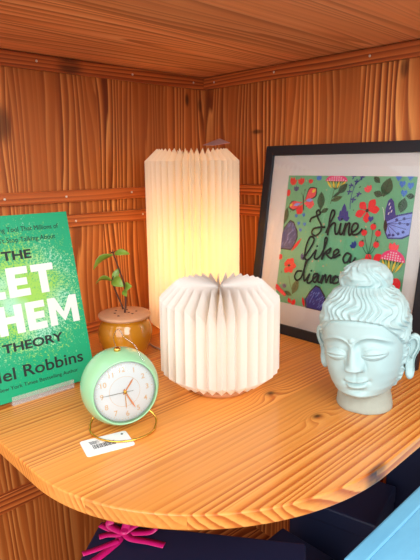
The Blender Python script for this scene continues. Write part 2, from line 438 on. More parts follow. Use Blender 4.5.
def stroke(pts, w, col, taper=False):
    P = spline([Vector((x, y)).to_3d() for x, y in pts], 5)
    Lf, Rg = [], []
    for i in range(len(P) - 1):
        d = (P[i + 1] - P[i]); 
        if d.length < 1e-7: continue
        nn = Vector((-d.y, d.x, 0)).normalized() * w; dd = d.normalized() * w * 0.5
        put([tuple((P[i] - dd + nn)[:2]), tuple((P[i] - dd - nn)[:2]), tuple((P[i + 1] + dd - nn)[:2]), tuple((P[i + 1] + dd + nn)[:2])], col)
def leafshape(p, q, w, col='leaf', vein=True):
    petal(p, q, w, col)
    if vein:
        stroke([p, ((p[0] + q[0]) / 2, (p[1] + q[1]) / 2), (p[0] * .1 + q[0] * .9, p[1] * .1 + q[1] * .9)], 0.0004, 'black')
        for t in (0.3, 0.5, 0.7):
            cx, cy = p[0] + (q[0] - p[0]) * t, p[1] + (q[1] - p[1]) * t; dx, dy = (q[0] - p[0]), (q[1] - p[1])
            ln = math.hypot(dx, dy); dx, dy = dx / ln, dy / ln
            for s in (1, -1): stroke([(cx, cy), (cx + dx * w * .6 - s * dy * w * .6, cy + dy * w * .6 + s * dx * w * .6)], 0.00025, 'black')
def heart(x, y, s, col='blue'):
    petal((x, y - s), (x - s * .55, y + s), s * .5, col, blunt=.6); petal((x, y - s), (x + s * .55, y + s), s * .5, col, blunt=.6)
def tulip(x, y, s, col='red', ang=0.0):
    for a in (-0.55, 0, 0.55):
        t = PI / 2 + a + ang
        petal((x, y - s * .8), (x + math.cos(t) * s * 1.5, y - s * .8 + math.sin(t) * s * 1.7), s * .42, col)
def flower(x, y, tips, w, col='red'):
    for t in tips: petal((x, y), t, w, col, blunt=.5)
    ell(x, y, w * .45, col='black')
def protea(x, y, w, h, ang=0.0):
    c, s = math.cos(ang), math.sin(ang)
    T = lambda a, b_: (x + a * c - b_ * s, y + a * s + b_ * c)
    put([T(-w, h * .2), T(-w * .7, -h * .35), T(0, -h * .9), T(w * .7, -h * .35), T(w, h * .2)], 'leaf')
    for k in range(-3, 4): petal(T(k * w * .12, -h * .75), T(k * w * .3, h * .15), w * .09, 'yellow' if k % 2 else 'lime')
    put([T(w * math.cos(t) * 1.02, h * .05 + h * .75 * math.sin(t)) for t in [PI * k / 12 for k in range(13)]], 'pink')
    random.seed(3)
    for r_ in range(4):
        for k in range(9 - r_ * 2):
            ell(*T((k - (8 - r_ * 2) / 2) * w * .21, h * (.13 + r_ * .16)), w * .055, h * .05, col='white', n=8)
# ground of the print: green sheet with lighter left side
put([(X0 + px0, py0), (X0 + px1, py0), (X0 + px1, py1), (X0 + px0, py1)], 'green')
random.seed(5)
for _ in range(60):
    x, y = random.uniform(.27, .525), random.uniform(.07, .315)
    petal((x, y), (x + random.uniform(-.006, .006), y + random.uniform(-.006, .006)), .0012, random.choice(['peach', 'lime', 'peach', 'leaf']))
# tulips and small marks, top left
tulip(.2743, .3104, .010, 'red', -.3); tulip(.2972, .3107, .009, 'red', .2); tulip(.3186, .311, .006); ell(.2675, .2869, .005, .007, 0, 'red')
tulip(.2859, .2957, .007, 'slate'); ell(.337, .3176, .006, .005, 0, 'blue')
# butterfly
for (q, w, c1, c2) in (((.3345, .2985), .0125, 'black', 'coral'), ((.2715, .2575), .0105, 'black', 'coral')):
    petal((.3064, .270), q, w, c1, blunt=.8); petal((.3075, .2712), (q[0] * .94 + .3064 * .06, q[1] * .94 + .275 * .06), w * .78, c2, blunt=.8)
petal((.3070, .268), (.3330, .2665), .0095, 'coral', blunt=.5); petal((.3060, .266), (.2950, .2450), .0088, 'red', blunt=.4)
petal((.312, .2735), (.329, .275), .0035, 'peri'); petal((.300, .267), (.283, .262), .003, 'peri')
petal((.324, .289), (.3325, .2962), .003, 'yellow'); petal((.281, .2655), (.2735, .2605), .0028, 'yellow')
stroke([(.3045, .2815), (.3068, .270), (.3092, .255)], .0014, 'black'); stroke([(.3045, .2815), (.298, .289)], .0004, 'black'); stroke([(.305, .282), (.3085, .295)], .0004, 'black')
# protea, top centre
stroke([(.375, .305), (.372, .285), (.3694, .2696)], .0007, 'olive'); protea(.3762, .311, .0235, .017)
leafshape((.3694, .2745), (.3935, .284), .005, 'olive'); leafshape((.3825, .289), (.401, .308), .007); leafshape((.372, .281), (.3915, .2955), .003)
leafshape((.3495, .2560), (.346, .292), .0085, 'leaf'); leafshape((.3500, .252), (.3670, .2600), .0045)
leafshape((.2655, .2228), (.2700, .2580), .007, 'leaf')
# navy tulip and small hearts
for q in ((.3885, .2455), (.3925, .258), (.4, .2715), (.409, .258), (.4145, .2460)): petal((.4015, .2420), q, .0055, 'navy')
for x, y in ((.2938, .2414), (.3117, .2441), (.302, .227), (.3162, .2264), (.3079, .2142)): heart(x, y, .0042)
# blue butterfly wings at the left edge
put([(.2600, .2030), (.2672, .2175), (.2800, .2330), (.2900, .2300), (.3010, .2130), (.3035, .2000), (.2960, .1800), (.2900, .1720), (.2600, .1720)], 'black')
put([(.2620, .2040), (.2690, .2155), (.2805, .2300), (.2890, .2270), (.2990, .2115), (.3010, .2000), (.2940, .1810), (.2890, .1745), (.2620, .1745)], 'slate')
random.seed(2)
for _ in range(26):
    x, y = random.uniform(.264, .295), random.uniform(.178, .222); stroke([(x, y), (x + .003, y + .005)], .00035, 'peri')
petal((.3135, .1990), (.2915, .1700), .0032, 'red')
# centre right: red flower, sprig, leaves
flower(.4479, .2607, [(.4610, .2815), (.4315, .2745), (.4720, .2645), (.4250, .2505), (.4490, .2385)], .0072)
stroke([(.4130, .2620), (.4120, .2800), (.4175, .3050), (.4303, .32)], .0006, 'navy'); stroke([(.412, .279), (.4265, .2887)], .0005, 'navy'); stroke([(.4165, .3), (.409, .308)], .0005, 'navy')
for x, y in ((.409, .3035), (.4199, .311), (.4303, .319), (.4275, .2887), (.4179, .2778), (.413, .3205), (.4075, .292)):
    for a in (.4, 1.6, 2.8, 4.2): petal((x, y), (x + .006 * math.cos(a), y + .006 * math.sin(a)), .0013, 'navy')
tulip(.4465, .2996, .0085, 'coral', .35)
leafshape((.4754, .2860), (.4840, .3195), .011); leafshape((.4740, .2880), (.4560, .2935), .006); leafshape((.4660, .3100), (.4530, .3210), .005)
leafshape((.5150, .2860), (.5110, .2600), .0085); leafshape((.5170, .2890), (.5320, .2885), .005)
for x, y in ((.5074, .3081), (.5224, .3056), (.5126, .2928), (.4998, .3192), (.5203, .3202)): heart(x, y, .0065)
heart(.4576, .2456, .006, 'navy')
# berries
for x, y in ((.4481, .2211), (.4644, .2328), (.4749, .2219), (.4454, .2005), (.4743, .2018)):
    stroke([(x, y), ((x + .4614) / 2 + .001, y * .5 + .183 * .5 - .004), (.4614, .183)], .0006, 'leaf')
for x, y in ((.4481, .2211), (.4644, .2328), (.4749, .2219), (.4454, .2005), (.4743, .2018)):
    ell(x, y, .0058, .0058, 0, 'red', 12); ell(x + .0015, y + .0060, .0022, .0018, 0, 'leaf', 8)
# big blue butterfly
put([(.4850, .2440), (.4830, .2650), (.4860, .2800), (.4910, .2845), (.4965, .2790), (.5032, .2557), (.5332, .2630), (.5320, .2230), (.5200, .2160), (.4939, .2140), (.4870, .2250)], 'navy')
put([(.4890, .2440), (.5080, .2540), (.5320, .2600), (.5315, .2250), (.5180, .2185), (.4950, .2165), (.4895, .2260)], 'peri')
for q in ((.5310, .2530), (.5310, .2430), (.5250, .2330), (.5120, .2230), (.5000, .2190)): stroke([(.4890, .2400), q], .0005, 'navy')
for x, y in ((.4959, .2205), (.5034, .2215), (.512, .2245), (.5204, .228), (.5266, .2416), (.519, .2505), (.5062, .2480), (.5124, .2425)): ell(x, y, .0028, .0026, 0, 'navy', 10)
for x, y in ((.490, .258), (.4915, .268), (.4945, .262), (.489, .274)): ell(x, y, .0009, .003, -.3, 'white', 8)
petal((.4850, .2480), (.4890, .2230), .0035, 'black'); stroke([(.484, .246), (.4800, .2620), (.477, .2680)], .0005, 'white')
# lower left flowers
flower(.2911, .1416, [(.2999, .1570), (.2786, .1447), (.3092, .1420), (.2824, .1250), (.2995, .1271), (.287, .155)], .0062)
tulip(.3194, .1631, .0075, 'slate', -.6); tulip(.2851, .0986, .006, 'slate')
ell(.2672, .1560, .005, .006, 0, 'red')
stroke([(.3092, .0870), (.3000, .1030), (.2935, .1200)], .0006, 'olive'); leafshape((.3070, .0850), (.3174, .1170), .0075, 'olive'); leafshape((.3060, .0820), (.2870, .0880), .0045, 'olive')
put([(.3385, .0800), (.3430, .0637), (.3884, .0637), (.3900, .0800), (.3830, .0960), (.3700, .1100), (.3600, .1120), (.3480, .0980)], 'black')
put([(.3410, .0800), (.3455, .0650), (.3860, .0650), (.3870, .0800), (.3800, .0945), (.3690, .1070), (.3610, .1090), (.3500, .0965)], 'navy')
for _ in range(30):
    x, y = random.uniform(.350, .382), random.uniform(.067, .097); stroke([(x, y), (x + .003, y + .004)], .0004, 'peri')
petal((.3330, .0840), (.3400, .0640), .003, 'red'); tulip(.3161, .0709, .007, 'red', .8); tulip(.300, .0717, .006, 'red', -.6)
put([(.264, .0990), (.2680, .0990), (.2930, .0820), (.2900, .0770), (.264, .0900)], 'red')
for k in range(7): ell(.267 + k * .0037, .0935 - k * .0021, .0008, .0008, 0, 'white', 6)
put([(.3893, .0876), (.4165, .1050), (.4150, .0860), (.3985, .0700)], 'pink')
for x, y in ((.395, .086), (.402, .09), (.408, .094), (.413, .098), (.400, .081), (.407, .085), (.412, .090), (.402, .0755)): ell(x, y, .0012, .0014, 0, 'white', 8)
# lower right
tulip(.4341, .1984, .008, 'navy', .7); tulip(.5069, .2005, .0105, 'coral', -.1)
flower(.4704, .1696, [(.4580, .1830), (.4445, .1670), (.4870, .1860), (.4900, .1600), (.4690, .1560)], .0068)
stroke([(.4614, .183), (.466, .176)], .0006, 'leaf')
protea(.5085, .176, .0225, .025, -.05)
ell(.5204, .1374, .009, .0115, 0, 'red'); petal((.5060, .1240), (.5150, .1380), .003, 'yellow'); tulip(.5219, .1159, .006, 'slate')
leafshape((.46, .10), (.48, .13), .007); flower(.48, .095, [(.49, .108), (.468, .10), (.492, .09), (.475, .08)], .006, 'red'); leafshape((.44, .07), (.43, .10), .006)
# the hand-lettered words
WORDS = {
'S': [(0.33, 0.2323), (0.3329, 0.2396), (0.3438, 0.2445), (0.3514, 0.2497), (0.3475, 0.2559), (0.3428, 0.2511), (0.3484, 0.2393), (0.357, 0.2271), (0.3568, 0.215), (0.3466, 0.2064), (0.3379, 0.2101), (0.3398, 0.2187), (0.3508, 0.2228), (0.3656, 0.2246)],
'hine': [(0.3693, 0.2144), (0.3756, 0.2323), (0.3827, 0.2484), (0.382, 0.2559), (0.3772, 0.2562), (0.3742, 0.2416), (0.3736, 0.2107), (0.3754, 0.2235), (0.3821, 0.2328), (0.3872, 0.2325), (0.388, 0.2223), (0.3907, 0.214), (0.396, 0.2167), (0.3992, 0.234), (0.3984, 0.22), (0.4018, 0.2137), (0.4060, 0.2180), (0.4100, 0.2349), (0.4086, 0.2130), (0.4100, 0.2250), (0.4142, 0.2345), (0.4178, 0.2345), (0.4176, 0.2203), (0.4204, 0.2140), (0.4240, 0.2175), (0.4341, 0.2274), (0.4344, 0.2347), (0.4274, 0.236), (0.4233, 0.2266), (0.427, 0.2159), (0.4369, 0.218), (0.4442, 0.227)],
'i1': [(0.4001, 0.2427), (0.4009, 0.2415)],
'l': [(0.3244, 0.1584), (0.3338, 0.1729), (0.3439, 0.1928), (0.3434, 0.2018), (0.335, 0.2025), (0.3284, 0.1836), (0.3281, 0.1624), (0.3348, 0.1575), (0.3422, 0.164), (0.3525, 0.1791), (0.3505, 0.1643), (0.3566, 0.1623), (0.3637, 0.1693)],
'i2': [(0.3533, 0.1875), (0.3543, 0.1863)],
'ke': [(0.3637, 0.1693), (0.3704, 0.1845), (0.3743, 0.2019), (0.37, 0.2036), (0.3696, 0.1844), (0.3679, 0.163), (0.3726, 0.1752), (0.3845, 0.186), (0.3819, 0.1769), (0.3758, 0.1749), (0.3872, 0.1673), (0.3935, 0.1728), (0.4024, 0.1805), (0.3993, 0.1856), (0.3924, 0.1801), (0.3939, 0.1695), (0.406, 0.1763)],
'a': [(0.4282, 0.1788), (0.4198, 0.1805), (0.4137, 0.1708), (0.4171, 0.1629), (0.4242, 0.1658), (0.4291, 0.1776), (0.4285, 0.1664), (0.4333, 0.1643), (0.4384, 0.1741)],
'diamo': [(0.3253, 0.1343), (0.3143, 0.1321), (0.3098, 0.1206), (0.3169, 0.1145), (0.3261, 0.123), (0.3311, 0.1415), (0.3351, 0.1554), (0.3315, 0.1508), (0.331, 0.1308), (0.3339, 0.1163), (0.3392, 0.1214), (0.3445, 0.131), (0.3409, 0.1152), (0.347, 0.1141), (0.3542, 0.1222), (0.3633, 0.1333), (0.3552, 0.1321), (0.3536, 0.1207), (0.3606, 0.1176), (0.3659, 0.1323), (0.3652, 0.1203), (0.371, 0.1198), (0.3747, 0.1328), (0.3737, 0.1175), (0.3772, 0.1298), (0.3809, 0.1344), (0.3837, 0.1204), (0.3883, 0.1327), (0.3924, 0.1344), (0.393, 0.1225), (0.3978, 0.1239), (0.4035, 0.1356), (0.3974, 0.13), (0.4001, 0.1216), (0.4093, 0.125), (0.411, 0.132), (0.4052, 0.1345), (0.416, 0.1341)],
'i3': [(0.3476, 0.1388), (0.3486, 0.1375)],
'nd': [(0.416, 0.1341), (.419, .122), (.4215, .132), (.426, .1345), (.427, .123), (.432, .124), (.441, .134), (.434, .133), (.434, .122), (.441, .124), (.447, .155), (.445, .125), (.452, .128)],
}
for k, p in WORDS.items(): stroke(p, 0.0019, 'black')
art.keepn = True
sheet = MB(); sheet.box((px0 - 0.004, py0 - 0.004, -0.0085), (px1 + 0.004, py1 + 0.004, -0.0081), 0, FM); art.add(sheet.v, sheet.f, PC['green'])
art.build('art_print', ART_MATS, frame)
M_glass = clear('picture_glass', (1, 1, 1, 1), 0.75, 1.5, 0.03)
mb = MB(); mb.box((b * .8, b * .8, -0.0050), (FR_W - b * .8, FR_H - b * .8, -0.0036), 0, FM); mb.build('glass_pane', M_glass, frame)

# ------------------------------------------------------------------ book on a clear stand
M_cover = None
def cover_mat():
    m, nt, bs = new_mat('book_cover'); N = nt.nodes; Lk = nt.links
    tc = N.new('ShaderNodeTexCoord'); sp = N.new('ShaderNodeSeparateXYZ'); Lk.new(tc.outputs['Object'], sp.inputs[0])
    # burst of paint specks around the middle of the cover: noise stretched along the radius
    def mth(op, a, bb=None, c=None):
        n = N.new('ShaderNodeMath'); n.operation = op
        for i, x in enumerate((a, bb, c)):
            if x is None: continue
            if isinstance(x, (int, float)): n.inputs[i].default_value = x
            else: Lk.new(x, n.inputs[i])
        return n.outputs[0]
    dx = mth('SUBTRACT', sp.outputs[0], -0.092); dy = mth('SUBTRACT', sp.outputs[1], 0.148)
    rad = mth('SQRT', mth('ADD', mth('MULTIPLY', dx, dx), mth('MULTIPLY', dy, dy))); ang = mth('ARCTAN2', dy, dx)
    cb = N.new('ShaderNodeCombineXYZ'); Lk.new(mth('MULTIPLY', ang, 9.0), cb.inputs[0]); Lk.new(mth('MULTIPLY', rad, 60.0), cb.inputs[1])
    n1 = N.new('ShaderNodeTexNoise'); n1.inputs['Scale'].default_value = 2.0; n1.inputs['Detail'].default_value = 5; n1.inputs['Roughness'].default_value = 0.75
    Lk.new(cb.outputs[0], n1.inputs['Vector'])
    n2 = N.new('ShaderNodeTexNoise'); n2.inputs['Scale'].default_value = 420; n2.inputs['Detail'].default_value = 2
    Lk.new(tc.outputs['Object'], n2.inputs['Vector'])
    fall = mth('SUBTRACT', 1.12, mth('DIVIDE', rad, 0.125))
    f = mth('MULTIPLY_ADD', n1.outputs['Fac'], 1.5, mth('MULTIPLY_ADD', n2.outputs['Fac'], 1.1, -1.62))
    f = mth('ADD', f, mth('MULTIPLY', fall, 0.75))
    f = mth('MINIMUM', mth('MAXIMUM', mth('MULTIPLY', f, 3.0), 0), 0.85)
    n3 = N.new('ShaderNodeTexNoise'); n3.inputs['Scale'].default_value = 16; Lk.new(tc.outputs['Object'], n3.inputs['Vector'])
    rp = N.new('ShaderNodeValToRGB'); e = rp.color_ramp.elements
    e[0].position = 0.36; e[0].color = srgb(176, 226, 200); e[1].position = 0.56; e[1].color = srgb(158, 206, 74)
    Lk.new(n3.outputs['Fac'], rp.inputs[0])
    mx = N.new('ShaderNodeMix'); mx.data_type = 'RGBA'; mx.inputs[6].default_value = srgb(0, 158, 110)
    Lk.new(f, mx.inputs[0]); Lk.new(rp.outputs[0], mx.inputs[7]); Lk.new(mx.outputs[2], bs.inputs['Base Color'])
    bs.inputs['Roughness'].default_value = 0.38
    return m
BW, BH, BT = 0.182, 0.2715, 0.014
bk = empty('book', 'green hardback book with large white title standing in the clear holder', 'book', (0.226, -0.464, 0.004))
Be = Vector((math.sin(.05), math.cos(.05), 0)); bl = math.radians(13.85)
Bup = (UP * math.cos(bl) - Vector((math.cos(.05), -math.sin(.05), 0)) * math.sin(bl)).normalized(); Bn = Be.cross(Bup)
BM = Matrix((Be, Bup, Bn)).transposed().to_4x4()
bk.matrix_world = Matrix.Translation((0.226, -0.464, 0.0058)) @ BM
# book local: x to the right along the cover (0 at right edge), y up, z out of the front cover
mb = MB(); mb.box((-BW, 0, -0.0025), (0, BH, 0)); mb.build('front_cover', cover_mat(), bk, bevel=0.0008)
mb = MB(); mb.box((-BW, 0, -BT), (0, BH, -BT + 0.0025)); mb.build('back_cover', plain('book_green', srgb(0, 140, 98), 0.4), bk, bevel=0.0008)
mb = MB(); mb.box((-BW - 0.002, 0, -BT), (-BW, BH, 0)); mb.build('spine', plain('book_spine', srgb(0, 140, 98), 0.4), bk)
mb = MB(); mb.box((-BW, 0.003, -BT + 0.0025), (-0.004, BH - 0.003, -0.0025)); mb.build('pages', plain('page_paper', srgb(236, 228, 210), 0.8, scale=800, var=0.1), bk)
M_tw = plain('title_white', srgb(222, 224, 222), 0.3, metal=0.0, var=0.05, scale=14); M_tb = plain('title_black', srgb(14, 30, 30), 0.5)
TM = lambda x, y: Matrix.Translation((x, y, 0.0002))
CX = -BW / 2
def block_word(word, xr, yb, H, W, gap, st, sh):
    """heavy sans capitals as flat prisms, right aligned at xr"""
    rel = {'L': .72, 'E': .78, 'T': .86, 'H': 1.0, 'M': 1.28}
    u_ = (W - gap * (len(word) - 1)) / sum(rel[c] for c in word); x = xr - W
    m = MB()
    def P(pts, x0, w): m.prism([(x0 + a * w, yb + b_ * H) for a, b_ in pts], 0.0001, 0.0004)
    for c in word:
        w = rel[c] * u_; s_ = st / w; h = sh / H; R_ = lambda a0, b0, a1, b1: P([(a0, b0), (a1, b0), (a1, b1), (a0, b1)], x, w)
        if c == 'L': P([(0, 0), (1, 0), (1, h), (s_, h), (s_, 1), (0, 1)], x, w)
        if c == 'E': P([(0, 0), (1, 0), (1, h), (s_, h), (s_, .5 - h / 2), (.92, .5 - h / 2), (.92, .5 + h / 2), (s_, .5 + h / 2), (s_, 1 - h), (1, 1 - h), (1, 1), (0, 1)], x, w)
        if c == 'T': P([(.5 - s_ / 2, 0), (.5 + s_ / 2, 0), (.5 + s_ / 2, 1 - h), (1, 1 - h), (1, 1), (0, 1), (0, 1 - h), (.5 - s_ / 2, 1 - h)], x, w)
        if c == 'H': P([(0, 0), (s_, 0), (s_, .5 - h / 2), (1 - s_, .5 - h / 2), (1 - s_, 0), (1, 0), (1, 1), (1 - s_, 1), (1 - s_, .5 + h / 2), (s_, .5 + h / 2), (s_, 1), (0, 1)], x, w)
        if c == 'M': P([(0, 0), (s_ * .92, 0), (s_ * .92, .56), (.5, .10), (1 - s_ * .92, .56), (1 - s_ * .92, 0), (1, 0), (1, 1), (1 - s_, 1), (.5, .44), (s_, 1), (0, 1)], x, w)
        x += w + gap
    m.build('title_lettering', M_tw, bk)
block_word('LET', -0.0395, 0.1490, 0.0445, 0.108, 0.0055, 0.0125, 0.0108)
block_word('THEM', -0.0098, 0.0955, 0.0430, 0.164, 0.0055, 0.0122, 0.0104)
text_mesh('title_lettering', 'THE', 0.0185, M_tb, bk, TM(-0.0695, 0.2050), width=0.045, bold=0.0006, align='RIGHT', depth=0.0001)
text_mesh('title_lettering', 'THEORY', 0.0180, M_tb, bk, TM(-0.0425, 0.0708), width=0.094, bold=0.0005, align='RIGHT', depth=0.0001)
text_mesh('subtitle_lettering', 'A Life-Changing Tool That Millions of', 0.0105, M_tb, bk, TM(-0.0185, 0.2462), width=0.145, bold=0.0, align='RIGHT', depth=0.0001)
text_mesh('subtitle_lettering', "People Can't Stop Talking About", 0.0105, M_tb, bk, TM(-0.0262, 0.2305), width=0.130, bold=0.0, align='RIGHT', depth=0.0001)
text_mesh('author_lettering', 'Mel Robbins', 0.0250, M_tb, bk, TM(-0.0160, 0.0310), width=0.150, bold=0.0003, align='RIGHT', depth=0.0001)
text_mesh('author_lettering', 'New York Times Bestselling Author', 0.0080, M_tb, bk, TM(-0.0280, 0.0172), width=0.126, bold=0.0, align='RIGHT', depth=0.0001)

M_acr = plain('acrylic', (0.80, 0.78, 0.77, 1), 0.12, var=0.01); M_acr.node_tree.nodes['Principled BSDF'].inputs['Alpha'].default_value = 0.24
st = empty('book_holder', 'clear acrylic easel holding up the green book', 'stand', (0.226, -0.464, 0))
hd = Vector((math.cos(.05), -math.sin(.05), 0))
ya, yb = -0.137, -0.040
def slab(p0, p1, t, yy0=ya, yy1=yb):
    m = MB(); nn = (p1 - p0).cross(Be).normalized() * t
    c = [p0 + Be * yy0, p0 + Be * yy1, p1 + Be * yy1, p1 + Be * yy0]
    m.add(c + [q + nn for q in c], [(0, 1, 2, 3), (7, 6, 5, 4), (0, 4, 5, 1), (1, 5, 6, 2), (2, 6, 7, 3), (3, 7, 4, 0)]); return m
slab(hd * 0.0035 + UP * 0.0002, hd * 0.0035 + UP * 0.0135, 0.0022).build('front_lip', M_acr, st)
slab(hd * -0.10 + UP * 0.0004, hd * 0.0035 + UP * 0.0004, 0.0015).build('foot_plate', M_acr, st)
bk0 = UP * 0.0058 - Bn * (BT + 0.0007)
slab(bk0 + Bup * 0.0, bk0 + Bup * 0.15, 0.0022).build('back_plate', M_acr, st)

# ------------------------------------------------------------------ alarm clock
M_mint = plain('mint_enamel', srgb(150, 206, 160), 0.22, var=0.02, coat=0.5)
M_gold = plain('brass', srgb(226, 180, 84), 0.22, 1.0, var=0.03)
M_dial = plain('dial_white', srgb(212, 216, 218), 0.5, var=0.01)
M_num = plain('numeral_tan', srgb(214, 178, 138), 0.4)
M_grey = plain('hand_grey', srgb(120, 116, 112), 0.4)
M_dome = clear('clock_crystal', (0.97, 0.98, 0.98, 1), 0.9, 1.4, 0.03)
clock = empty('alarm_clock', 'round mint green alarm clock with white dial and brass ring stand', 'clock', (0.378, -0.519, 0))
CR = 0.0515; CZ = 0.0555
nz = Vector((0.925, -0.326, 0.045)).normalized(); nx = UP.cross(nz).normalized(); ny = nz.cross(nx)
CM = Matrix.Translation((0, 0, CZ)) @ Matrix((nx, ny, nz)).transposed().to_4x4() @ Matrix.Rotation(math.radians(4), 4, 'Z')
zd = 0.0285; rd = math.sqrt(CR * CR - zd * zd)
prof = [(CR * math.sin(t), -CR * math.cos(t)) for t in [0.02 + (PI - math.acos(zd / CR) - 0.02) * k / 28 for k in range(29)]]
prof += [(rd - 0.0006, zd + 0.0006), (rd - 0.0018, zd + 0.0004), (rd - 0.0024, zd - 0.002), (rd - 0.0026, zd - 0.0055)]
mb = MB(); mb.lathe(prof, 72, 0, CM); mb.build('clock_body', M_mint, clock)
zf = zd - 0.0045; rf = rd - 0.0026
mb = MB(); mb.lathe([(rf, zf - 0.0008), (rf, zf)], 64, 0, CM, smooth=False); mb.build('dial', M_dial, clock)
mb = MB()
N_ = 64
for rad_ in (rf * 0.50,):
    v = []; f = []
    for k in range(N_):
        a = 2 * PI * k / N_
        for r in (rad_ - 0.0002, rad_ + 0.0002): v.append((r * math.cos(a), r * math.sin(a), zf + 0.0002))
    for k in range(N_):
        l = (k + 1) % N_; f.append((2*k, 2*k+1, 2*l+1, 2*l))
    mb.add(v, f, 0, False, CM)
for k in range(60):
    a = 2 * PI * k / 60; r0 = rf * (0.90 if k % 5 else 0.88); r1 = rf * 0.935; w = 0.00018 if k % 5 else 0.0003
    c, s = math.cos(a), math.sin(a)
    mb.add([(r0*c - w*s, r0*s + w*c, zf + .0002), (r0*c + w*s, r0*s - w*c, zf + .0002), (r1*c + w*s, r1*s - w*c, zf + .0002), (r1*c - w*s, r1*s + w*c, zf + .0002)], [(0, 1, 2, 3)], 0, False, CM)
mb.build('minute_track', M_num, clock)
for h in range(1, 13):
    a = PI / 2 - 2 * PI * h / 12
    text_mesh('numeral', str(h), 0.0098, M_num, clock, CM @ Matrix.Translation((rf * .745 * math.cos(a), rf * .745 * math.sin(a) - 0.0034, zf + 0.0003)), bold=0.00012, align='CENTER')
def hand(name, ang, L, w, z, mat, tail=0.004, taper=0.5):
    m = MB(); a = PI / 2 - math.radians(ang); d = Vector((math.cos(a), math.sin(a), 0)); s = Vector((-d.y, d.x, 0))
    pts = [-d * tail + s * w * .6, -d * tail - s * w * .6, d * L * .75 - s * w, d * L - s * w * taper * .3, d * L + s * w * taper * .3, d * L * .75 + s * w]
    m.prism([(p.x, p.y) for p in pts], zf + z, zf + z + 0.0004, 0, CM); m.build(name, mat, clock)
M_rose = plain('hand_copper', srgb(222, 150, 104), 0.3, 0.4)
hand('alarm_hand', 182, 0.0235, 0.0005, 0.0008, M_gold); hand('hour_hand', 40, 0.0200, 0.0011, 0.0014, M_rose); hand('minute_hand', 156, 0.0265, 0.0011, 0.002, M_rose)
hand('second_hand', 272, 0.0300, 0.00028, 0.0026, M_grey, 0.011)
mb = MB(); mb.lathe([(0.0022, zf), (0.0022, zf + 0.0034), (0.001, zf + 0.004)], 20, 0, CM); mb.build('centre_pin', M_gold, clock)
dome = [(rf + 0.0002, zf + 0.0052)] + [(rf * math.cos(t), zf + 0.0052 + 0.0075 * math.sin(t)) for t in [PI / 2 * k / 10 for k in range(1, 10)]] + [(0.0003, zf + 0.0127)]
mb = MB(); mb.lathe(dome, 64, 0, CM, cap=False); mb.build('crystal', M_dome, clock)
bx = Vector((0.004, -0.004, 0))
mb = MB(); mb.lathe([(0.0042, CZ + CR - 0.002), (0.0046, CZ + CR + 0.0005), (0.0044, CZ + CR + 0.0026), (0.003, CZ + CR + 0.0036)], 24, 0, Matrix.Translation(bx)); mb.build('snooze_button', M_gold, clock)
# brass ring stand
cen = Vector((0.0105, -0.0045, 0)); Vr = Rh; Vf = -Fh
P = []
P.append(cen - Vr * 0.026 - Vf * 0.008 + UP * 0.0215)
P.append(cen - Vr * 0.036 - Vf * 0.007 + UP * 0.0150)
for k in range(0, 25):
    a = math.radians(-12 + 204 * (1 - k / 24)) ; 
    P.append(cen + Vr * (0.0435 * math.cos(a)) + Vf * (0.040 * math.sin(a)) + UP * (0.0022 if 2 < k < 22 else 0.0055 if k in (1, 2, 22, 23) else 0.0095))
P.append(cen + Vr * 0.036 - Vf * 0.013 + UP * 0.0160)
P.append(cen + Vr * 0.026 - Vf * 0.013 + UP * 0.0215)
mb = MB(); mb.tube(spline(P, 4), 0.0014, 10); mb.build('ring_stand', M_gold, clock)
# clear plastic fastener looped through the button
M_film = clear('fastener_plastic', (0.97, 0.97, 0.97, 1), 1.2, 1.5, 0.1, 0.1)
tp = bx + UP * (CZ + CR + 0.0032)
loopR = [tp - Vr * .001, tp - Vr * .004 + UP * .012, tp - Vr * .001 + UP * .022, tp + Vr * .004 + UP * .024, tp + Vr * .010 + UP * .014, tp + Vr * .022 + UP * .004, tp + Vr * .031 - UP * .012 + Vf * .003, tp + Vr * .035 - UP * .018 + Vf * .005]
mb = MB(); mb.tube(spline(loopR, 6), 0.0006, 8); mb.build('tag_fastener', M_film, clock)

# price tag under the ring
M_ink = plain('barcode_ink', srgb(50, 50, 62), 0.6)
tagc = [Vector((0.3775, -0.5845, 0)), Vector((0.396, -0.522, 0)), Vector((0.4345, -0.5415, 0)), Vector((0.411, -0.5985, 0))]
tw = (tagc[1] - tagc[0]).length * 0.93; td = (tagc[1] - tagc[0]).normalized(); tn = Vector((0, 0, 1)).cross(td) * -1
th_ = 0.040
ptag = empty('price_tag', 'small white barcode tag lying under the clock ring', 'tag', (0.3800, -0.5850, 0))
def rrect(w, h, r, n=6):
    pts = []
    for cx, cy, a0 in ((r, r, PI), (w - r, r, 1.5 * PI), (w - r, h - r, 0), (r, h - r, .5 * PI)):
        for k in range(n + 1):
            a = a0 + PI / 2 * k / n; pts.append((cx + r * math.cos(a), cy + r * math.sin(a)))
    return pts
GM = Matrix((td, tn * -1, UP)).transposed().to_4x4()   # x along the tag, y toward its back
GM = Matrix((td, -tn, UP)).transposed().to_4x4()
mb = MB(); mb.prism([(x, y - th_) for x, y in rrect(tw, th_, 0.004)], 0.0, 0.0006, 0, GM); mb.build('card', M_white, ptag)
mb = MB(); x = 0.012
random.seed(11)
while x < 0.040:
    w = random.choice([.0005, .0008, .0012]); mb.box((x, -0.0265, 0.0006), (x + w, -0.0165, 0.0008), 0, GM); x += w + random.choice([.0006, .001])
for k in range(5): mb.box((0.010 + k * .0002, -0.008 - k * .0016, 0.0006), (0.010 + [.012, .010, .013, .009, .012][k], -0.0074 - k * .0016, 0.0008), 0, GM)
mb.build('barcode', M_ink, ptag)
mb = MB(); mb.lathe([(0.0016, 0.0006), (0.0016, 0.0009)], 14, 0, GM @ Matrix.Translation((tw - 0.007, -0.007, 0))); mb.build('tag_hole', M_ink, ptag)

